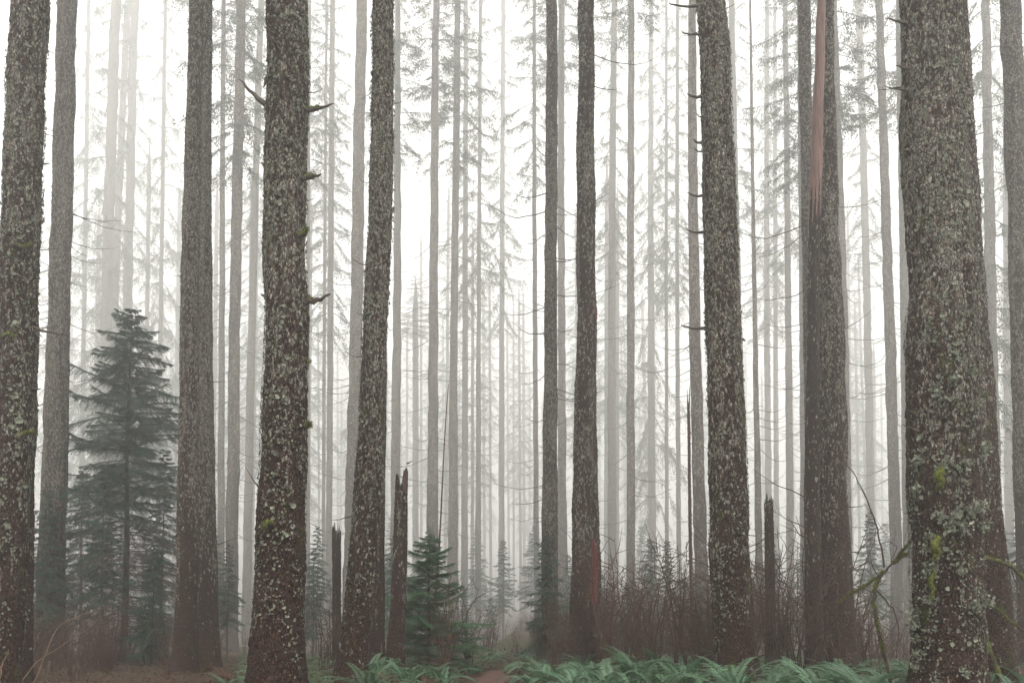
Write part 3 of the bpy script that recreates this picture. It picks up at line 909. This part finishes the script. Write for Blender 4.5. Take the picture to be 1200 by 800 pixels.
sap_spots = [(640, 27, .68), (368, 34, .62), (372, 44, .8), (735, 32, .5), (762, 42, .6), (782, 40, .65), (800, 36, .55), (705, 36, .5), (1020, 44, .9),
             (840, 44, .9), (905, 48, .9), (1150, 36, 1.0), (1195, 40, 1.1), (575, 60, .5), (545, 52, .45), (430, 48, .8), (250, 44, .9), (268, 30, .5), (20, 34, .9), (95, 36, 1.1), (190, 34, 1.0), (672, 52, .8), (940, 54, .9), (120, 27, .75), (180, 26, .62), (55, 28, .8), (462, 30, .55), (815, 30, .5)]
near_words = {640: 'small hemlock with drooping sprays half hidden behind the slim grey trunk past the path', 735: 'small hemlock between the two slim trunks right of the central double trunk',
              762: 'taller hemlock in front of the blurry foliaged trunk', 782: 'tallest hazy hemlock left of the reddish dead pole', 1150: 'hemlock behind the right side of the thickest trunk',
              1195: 'hemlock behind the trunk at the right edge', 268: 'tiny hemlock at the foot of the pale leaning trunk', 800: 'low hemlock behind the reddish dead pole', 815: 'tiny hemlock at the foot of the curved grey trunk',
              120: 'hemlock thickening the left skirt of the dark young spruce', 180: 'hemlock thickening the right skirt of the dark young spruce', 462: 'tiny hemlock behind the tall broken snag', 55: 'hemlock behind the pale grey leaning trunk at left'}
for i, (x, d, s) in enumerate(sap_spots):
    o = SAP[i % 3] if i < 3 else copy_tree(SAP[i % 3])
    X_ = (x - CX) / F * d
    o.location = gl(X_, d); o.scale = (s, s, s); o.rotation_euler = (0, 0, i * 1.7)
    tag(o, near_words.get(x, 'small hazy hemlock under the distant trunks'), 'tree', 'small hemlocks under the tall trunks')

g3 = np.random.default_rng(31)
for i in range(80):
    d = float(g3.uniform(52, 165)); x = float(g3.uniform(-40, 1240)); X_ = (x - CX) / F * d
    s = float(g3.uniform(.6, 1.3)) * min(1.9, max(1, d / 75))
    o = copy_tree(SAP[i % 3]); o.location = gl(X_, d); o.scale = (s * 1.15, s * 1.15, s); o.rotation_euler = (0, 0, float(g3.uniform(0, 6)))
    tag(o, 'misty young hemlock far back under the tall trunks', 'tree', 'far young hemlocks fading into the mist')

# ------------------------------------------------------------------ ferns
def frond_into(m, a, L, el, curl, seed):
    g = np.random.default_rng(seed)
    n = 34; s = np.linspace(0, 1, n)
    ang = el - curl * s ** 1.25
    ds = L / (n - 1)
    rr = np.concatenate([[0], np.cumsum(np.cos(ang[:-1]) * ds)]); zz = np.concatenate([[0], np.cumsum(np.sin(ang[:-1]) * ds)])
    dr = np.array([math.cos(a), math.sin(a), 0]); sd = np.array([-dr[1], dr[0], 0])
    bend = g.normal(0, .10) * s ** 2 * L
    P = dr[None] * rr[:, None] + sd[None] * bend[:, None] + np.array([0, 0, 1.0])[None] * zz[:, None]
    m.tube(P, .004 * (1 - s) + .0012, 3, False)
    T = np.gradient(P, axis=0); T /= np.linalg.norm(T, axis=1)[:, None]
    q = s > .10
    N = np.cross(sd[None], T); N /= np.linalg.norm(N, axis=1)[:, None]
    for w in (-1, 1):
        k = q.sum(); t = s[q]
        l = L * .15 * np.minimum(1, (t - .05) * 6) * (1 - t) ** .55 * g.uniform(.85, 1.1, k) + .006
        d = sd[None] * w + T[q] * .35 - np.abs(N[q]) * 0 + np.array([0, 0, -1.0])[None] * g.uniform(.0, .2, k)[:, None]
        d /= np.linalg.norm(d, axis=1)[:, None]
        wv = T[q] * (ds * .5)
        b = P[q]
        m.quads(b - wv, b + d * (l * .45)[:, None] - wv * .95, b + d * l[:, None] + T[q] * .01, b + d * (l * .4)[:, None] + wv * .95)


def fern_fronds(n, seed):
    g = np.random.default_rng(seed)
    return [(i * 2 * PI / n + g.uniform(-.25, .25), g.uniform(.62, 1.05), g.uniform(.75, 1.35), g.uniform(1.2, 2.1), int(seed * 100 + i)) for i in range(n)]


FERNS = []
for i in range(7):
    m = MB()
    for f in fern_fronds(8 + i % 4, 300 + i): frond_into(m, *f)
    FERNS.append(m.mesh('sword_fern', M['fern']))
m = MB()
for f in fern_fronds(9, 390): frond_into(m, f[0], f[1] * .9, f[2] * .75, f[3] * 1.25, f[4])
DEADFERN = m.mesh('dead_fern', M['litter'])
FROND = []
for i in range(8):
    m = MB(); frond_into(m, 0, .75 + .05 * i, 1.05, 1.35 + .1 * i, 900 + i); FROND.append(m.mesh('frond', M['fern']))

# the largest ferns, each frond a part
big = [(858, 12.6, 1.15, 'fern with long arching fronds at the foot of the thick trunk among ferns'), (900, 12.2, 1.0, 'fern right of the foot of the thick trunk with spreading fronds'),
       (955, 12.8, 1.0, 'fern in front of the reddish barkless trunk cluster'), (1010, 12.0, 1.1, 'wide fern left of the arching mossy sapling'), (1048, 12.4, .9, 'fern tucked against the left foot of the thickest trunk'),
       (1150, 11.6, .7, 'small fern at the right foot of the thickest trunk'), (1185, 12.0, .8, 'fern below the mossy branch at the right edge'), (800, 13.4, 1.0, 'fern left of the thick trunk among ferns'),
       (745, 13.8, .95, 'fern in front of the straight dark slim trunk'), (690, 14.2, .9, 'fern hiding the foot of the central double trunk'), (640, 14.6, .9, 'fern in front of the slim grey trunk past the path'),
       (622, 15.6, .75, 'small fern on the right bank of the earth path'), (520, 15.0, .85, 'fern in front of the bushy bright green spruce'), (478, 14.2, .8, 'fern at the foot of the tall broken snag'), (438, 15.2, .7, 'small fern right of the foot of the dark leaning trunk'),
       (925, 14.6, .95, 'fern below the short flat topped stump'), (980, 15.0, .9, 'fern behind the wide fern by the barkless cluster'), (715, 12.6, .8, 'fern lowest in the bed right of the path'), (770, 12.2, .8, 'low fern in the middle of the bed between the two darkest trunks')]
g1 = np.random.default_rng(5)
for (x, d, s, lab) in big:
    root = tag(link('sword_fern', None, loc=gl((x - CX) / F * d, d)), lab, 'fern', 'sword ferns on the forest floor')
    n = int(g1.integers(9, 13))
    for k in range(n):
        q = s * g1.uniform(.8, 1.15)
        link('frond', FROND[int(g1.integers(0, 8))], root, (0, 0, .03), (g1.uniform(-.15, .15), g1.uniform(-.42, .3), k * 2 * PI / n + g1.uniform(-.25, .25)), (q, q, q))
# and the bed of smaller ones
cnt = 0; spots = []
while cnt < 116:
    x = float(g1.uniform(255, 1210)); d = float(g1.uniform(12.5, 26)); X_ = (x - CX) / F * d
    if abs(X_ - float(path_x(d))) < .62 and d < 20: continue
    if x < 430 and g1.uniform() > .25: continue
    if x > 1060 and g1.uniform() > .4: continue
    if 545 > x > 430 and d > 20.5: continue
    if d > 19 and g1.uniform() > .55: continue
    if any((X_ - a) ** 2 + (d - b) ** 2 < .16 for a, b in spots): continue
    if any(abs(t[1][0] - X_) < .35 and abs(t[5] - d) < .35 for t in TREES.values()): continue
    spots.append((X_, d)); s = float(g1.uniform(.65, 1.15)) * (.85 if d > 18 else 1)
    o = link('sword_fern', FERNS[int(g1.integers(0, 7))], None, gl(X_, d), (g1.uniform(-.12, .12), g1.uniform(-.12, .12), g1.uniform(0, 6)), (s, s, s * g1.uniform(.8, 1.1)))
    if cnt % 6 == 5:
        o.data = DEADFERN; o.name = 'dead_fern'; tag(o, 'withered brown fern drooping in the fern bed', 'fern', 'withered ferns in the fern bed')
    else: tag(o, 'green sword fern in the fern bed under the trunks', 'fern', 'ferns filling the fern bed')
    cnt += 1

# low leafy ground cover and dead litter: nobody could count it
def cover(name, n, y0, y1, size, mat, seed, thr, zmax, xl=-14, xr=14):
    g = np.random.default_rng(seed)
    y = g.uniform(y0, y1, n); x = g.uniform(xl, xr, n) * (y / y1) ** .6
    k = ((vn(x * .9 + 3, y * .9, seed) > thr) & ((x / y > -.29) | (mat == 'litter'))) & ((np.abs(x - path_x(y)) > .45 + .3 * vn(x * 3, y * 3, 9)) | (y > 20.5))
    x, y = x[k], y[k]; n = len(x)
    z = ground_z(x, y) + g.uniform(.01, zmax, n) * (.4 + vn(x * 1.7, y * 1.7, seed + 1))
    p = np.stack([x, y, z], 1)
    a = g.uniform(0, 2 * PI, n); d = np.stack([np.cos(a), np.sin(a), g.uniform(-.5, .5, n)], 1)
    w = np.stack([-np.sin(a), np.cos(a), g.uniform(-.4, .4, n)], 1)
    s = (size * g.uniform(.5, 1.3, n))[:, None]
    m = MB(); m.quads(p, p + d * s * .5 - w * s * .32, p + d * s, p + d * s * .5 + w * s * .32)
    tag(link(name, m.mesh(name, M[mat])), kind='stuff')


cover('ground_cover', 110000, 11, 42, .06, 'leaf', 21, .42, .26)
cover('leaf_litter', 90000, 9, 46, .06, 'litter', 22, .2, .10, -20, 20)

# ------------------------------------------------------------------ bare shrubs
def shrub_mesh(seed, H):
    g = np.random.default_rng(seed); m = MB()
    for k in range(int(g.integers(7, 11))):
        a = g.uniform(0, 2 * PI); h = H * g.uniform(.55, 1.1); out = g.uniform(.08, .42) * h
        s = np.linspace(0, 1, 9)
        w = np.cumsum(g.normal(0, .03, (9, 2)), 0) * h * .5
        P = np.stack([math.cos(a) * out * s ** 1.4 + w[:, 0] - w[0, 0] + g.normal(0, .08), math.sin(a) * out * s ** 1.4 + w[:, 1] - w[0, 1] + g.normal(0, .08), h * s], 1)
        m.tube(P, .015 * (1 - s) + .004, 4)
        for q in range(int(g.integers(6, 11))):
            t = g.uniform(.12, .97); p = np.array([np.interp(t, s, P[:, c]) for c in range(3)])
            b = g.uniform(0, 2 * PI); l = h * g.uniform(.10, .30)
            u = np.linspace(0, 1, 5)
            d = np.array([math.cos(b), math.sin(b), g.uniform(.1, 1.1)]); d /= np.linalg.norm(d)
            Q = p[None] + d[None] * (l * u)[:, None] + np.cumsum(g.normal(0, .03, (5, 3)), 0) * l
            m.tube(Q, .0075 * (1 - u) + .0028, 3)
            for r in range(int(g.integers(1, 4))):
                t2 = g.uniform(.3, .95); p2 = np.array([np.interp(t2, u, Q[:, c]) for c in range(3)])
                d2 = d + g.normal(0, .6, 3); d2 /= np.linalg.norm(d2)
                m.tube(p2[None] + d2[None] * (l * .4 * np.linspace(0, 1, 3))[:, None], np.array([.003, .002, .0015]), 3)
    return m.mesh('bare_shrub', M['twig'])


SHRUBS = [shrub_mesh(600 + i, 2.6) for i in range(8)]
g2 = np.random.default_rng(8)
cnt = 0
while cnt < 285:
    d = 18 + 24 * float(g2.uniform()) ** 1.15; u = g2.uniform()
    x = float(g2.uniform(640, 1070)) if u < .56 else (float(g2.uniform(1060, 1230)) if u < .66 else (float(g2.uniform(30, 215)) if u < .84 else float(g2.uniform(220, 640))))
    if cnt >= 268: x, d = float(g2.uniform(470, 640)), float(g2.uniform(34, 70))
    X_ = (x - CX) / F * d
    if d < 21 and abs(X_ - float(path_x(d))) < .9: continue
    s = float(g2.uniform(.55, 1.15)) * (1.1 if 690 < x < 1000 else .85)
    if x < 640: s *= .8
    o = link('bare_shrub', SHRUBS[int(g2.integers(0, 8))], None, gl(X_, d), (0, 0, g2.uniform(0, 6)), (s, s, s * g2.uniform(.8, 1.15)))
    tag(o, 'leafless brown shrub in the bare thicket between the trunks', 'shrub', 'leafless shrubs in the thicket')
    cnt += 1

# ------------------------------------------------------------------ mossy saplings by the thickest trunk, dry stalks
def wander(pts, d, n=22, jit=.005, seed=1):
    P = np.array([at(q[0], q[1], d + (q[2] if len(q) > 2 else 0)) for q in pts])
    s = np.concatenate([[0], np.cumsum(np.linalg.norm(np.diff(P, axis=0), axis=1))]); u = np.linspace(0, s[-1], n)
    Q = np.stack([np.interp(u, s, P[:, c]) for c in range(3)], 1)
    for _ in range(2): Q[1:-1] = (Q[:-2] + 2 * Q[1:-1] + Q[2:]) / 4
    return Q + np.random.default_rng(seed).normal(0, jit, Q.shape)


def sapling(label, d, limbs, base_px):
    b0 = at(base_px[0], base_px[1], d); base = np.array(gl(b0[0], d))
    root = tag(link('mossy_sapling', None, loc=base), label, 'sapling')
    for i, (name, pts, r0, r1, moss) in enumerate(limbs):
        P = wander(pts, d, seed=i + int(d * 10)) - base
        if name == 'stem' and i == 0: P[0] = (0, 0, -.05)
        s = np.linspace(0, 1, len(P)); r = r0 + (r1 - r0) * s
        m = MB(); m.tube(P, r, 8)
        g = np.random.default_rng(i + 70)
        if name == 'branch':
            for q in range(5):
                t = int(g.integers(5, len(P) - 1)); dd = (P[t] - P[t - 3]); dd = dd / np.linalg.norm(dd) + g.normal(0, .7, 3); l = g.uniform(.08, .3)
                v = np.linspace(0, 1, 5)[:, None]
                m.tube(P[t] + dd * l * v + g.normal(0, .01, (5, 3)) * v, .003, 3)
        o = link(name, m.mesh(name, M['dead'], True), root)
        if moss:
            k0, k1 = int(moss[0] * len(P)), max(int(moss[1] * len(P)), int(moss[0] * len(P)) + 3)
            C = P[k0:k1] + np.array([0, 0, .45]) * r[k0:k1, None]
            mm = MB(); mm.tube(C, r[k0:k1] * (.95 + .35 * np.sin(np.arange(len(C)) * 1.7)), 8); fuzz(mm, C, r[k0:k1] * 1.1, 900, .7)
            link('moss', mm.mesh('moss', M['moss'], True), o)


sapling('bent mossy sapling arching left of the thickest trunk', 12.6, [
    ('stem', [(1044, 800), (1036, 765), (1028, 735), (1023, 702), (1026, 684), (1036, 670)], .026, .020, (.3, .95)),
    ('branch', [(1036, 670), (1022, 681), (1005, 691), (990, 699), (976, 712)], .020, .006, (0, .95)),
    ('branch', [(1028, 680), (1045, 660), (1058, 645), (1068, 632), (1076, 621)], .017, .008, (.5, .9)),
    ('branch', [(1046, 660), (1056, 652), (1066, 648)], .018, .012, (.1, .9)),
    ('branch', [(1036, 664), (1034, 645), (1026, 610), (1014, 580), (1001, 555), (984, 534), (972, 526)], .014, .004, None),
    ('branch', [(1030, 676), (1018, 655), (1004, 668), (998, 690)], .008, .003, None),
    ('branch', [(1040, 668), (1052, 640), (1040, 634), (1028, 640)], .006, .003, None),
    ('branch', [(1026, 690), (1046, 712), (1054, 735), (1050, 770)], .012, .005, None)], (1044, 800))
sapling('mossy sapling with drooping limbs right of the thickest trunk', 12.7, [
    ('stem', [(1180, 830), (1172, 795), (1160, 765), (1152, 735), (1147, 700), (1142, 655)], .040, .022, (.2, .5)),
    ('branch', [(1140, 652), (1160, 655), (1172, 659), (1186, 663), (1198, 676), (1215, 700)], .030, .018, (.1, .95)),
    ('branch', [(1184, 661), (1192, 655), (1202, 648)], .014, .005, None),
    ('branch', [(1144, 704), (1158, 708), (1172, 716), (1184, 728), (1204, 742)], .022, .010, (0, .8)),
    ('branch', [(1186, 668), (1192, 690), (1196, 720)], .008, .003, None)], (1180, 830))


def stalk(label, pts, d, r, mat='stalk'):
    P = wander(pts, d, 18, .006, int(pts[0][0])); base = np.array(gl(P[0][0] - .1, d))
    root = tag(link('dry_stalk', None, loc=base), label, 'dead stalk')
    P = np.vstack([[base], P]) - base
    m = MB(); s = np.linspace(0, 1, len(P)); m.tube(P, r * (1 - s) + .004, 6)
    link('stem', m.mesh('stem', M[mat], True), root)


stalk('pale dry stalk, shorter one bending in front of the dark young spruce', [(20, 806), (42, 775), (70, 757), (95, 743), (112, 730), (118, 721)], 14.2, .005)
stalk('pale dry stalk, longer one reaching across the dark young spruce stem', [(40, 800), (68, 730), (90, 722), (110, 716), (130, 707), (151, 701)], 14.6, .005)
stalk('short yellow stalk at the bottom beside the left edge trunk', [(0, 806), (1, 784), (5, 772), (10, 764)], 11.9, .007)
stalk('thin dark curved stem before the pale grey leaning trunk', [(100, 806), (108, 775), (101, 755), (94, 732), (104, 705)], 14.8, .006, 'dead')

# ------------------------------------------------------------------ haze
def haze():
    x0, x1, y0, y1, z0, z1 = -225, 225, -32, 344, -7, 124
    m = MB()
    V = [(x, y, z) for z in (z0, z1) for y in (y0, y1) for x in (x0, x1)]
    m.add(V, [[0, 2, 3, 1], [4, 5, 7, 6], [0, 1, 5, 4], [2, 6, 7, 3], [0, 4, 6, 2], [1, 3, 7, 5]])
    t = NT('mist')
    v = t.n('ShaderNodeVolumePrincipled')
    v.inputs['Color'].default_value = (.985, .985, .975, 1); v.inputs['Density'].default_value = HAZE; v.inputs['Anisotropy'].default_value = .72
    try: v.inputs['Density Attribute'].default_value = ''
    except Exception: pass
    t.l(v.outputs[0], t.out.inputs['Volume'])
    tag(link('haze', m.mesh('haze', t.m)), kind='stuff')


HAZE = .0047
haze()

# ------------------------------------------------------------------ light, world, camera
SUN_EL, SUN_ROT = math.radians(68), math.radians(165)
w = bpy.data.worlds.new('World'); SC.world = w; w.use_nodes = True
nt = w.node_tree; nt.nodes.clear()
sky = nt.nodes.new('ShaderNodeTexSky'); sky.sky_type = 'NISHITA'; sky.sun_disc = False
sky.sun_elevation = SUN_EL; sky.sun_rotation = SUN_ROT; sky.air_density = 1.; sky.dust_density = 3.
hs = nt.nodes.new('ShaderNodeHueSaturation'); hs.inputs['Saturation'].default_value = .0
tc = nt.nodes.new('ShaderNodeTexCoord'); sp = nt.nodes.new('ShaderNodeSeparateXYZ')
mr = nt.nodes.new('ShaderNodeMapRange'); mr.inputs[1].default_value = 0; mr.inputs[2].default_value = 1; mr.inputs[3].default_value = .8; mr.inputs[4].default_value = 2.0
mu = nt.nodes.new('ShaderNodeVectorMath'); mu.operation = 'SCALE'
bg = nt.nodes.new('ShaderNodeBackground'); bg.inputs['Strength'].default_value = .15
wo = nt.nodes.new('ShaderNodeOutputWorld')
L_ = nt.links.new
L_(sky.outputs[0], hs.inputs['Color']); L_(tc.outputs['Generated'], sp.inputs[0]); L_(sp.outputs['Z'], mr.inputs[0])
wm = nt.nodes.new('ShaderNodeVectorMath'); wm.operation = 'MULTIPLY'; wm.inputs[1].default_value = (1, .985, .95)
L_(hs.outputs[0], wm.inputs[0]); L_(wm.outputs[0], mu.inputs[0]); L_(mr.outputs[0], mu.inputs['Scale']); L_(mu.outputs[0], bg.inputs[0]); L_(bg.outputs[0], wo.inputs[0])

sun = bpy.data.lights.new('sun', 'SUN'); sun.energy = .5; sun.angle = math.radians(75); sun.color = (1, .97, .92)
so = bpy.data.objects.new('sun', sun); COL.objects.link(so)
az = SUN_ROT
dirv = Vector((math.sin(az) * math.cos(SUN_EL), math.cos(az) * math.cos(SUN_EL), math.sin(SUN_EL)))
so.rotation_euler = dirv.to_track_quat('Z', 'Y').to_euler(); so.location = (0, 0, 60)

cam = bpy.data.cameras.new('camera'); co = bpy.data.objects.new('camera', cam); COL.objects.link(co)
cam.sensor_width = 36; cam.lens = 36 * F / 1200; cam.shift_y = (CY - 400) / 1200
co.location = (0, 0, CZ); co.rotation_euler = (PI / 2 + TILT, 0, 0); cam.clip_end = 600; cam.clip_start = .1
SC.camera = co

SC.render.engine = 'CYCLES'
c = SC.cycles
c.use_denoising = True; c.denoiser = 'OPENIMAGEDENOISE'
c.max_bounces = 8; c.diffuse_bounces = 3; c.glossy_bounces = 2; c.transmission_bounces = 3; c.volume_bounces = 4; c.transparent_max_bounces = 8
c.use_adaptive_sampling = True; c.adaptive_threshold = .02
vs = SC.view_settings
vs.view_transform = 'Standard'; vs.look = 'None'; vs.gamma = 1; vs.use_curve_mapping = False; vs.exposure = EXPO = 1.38
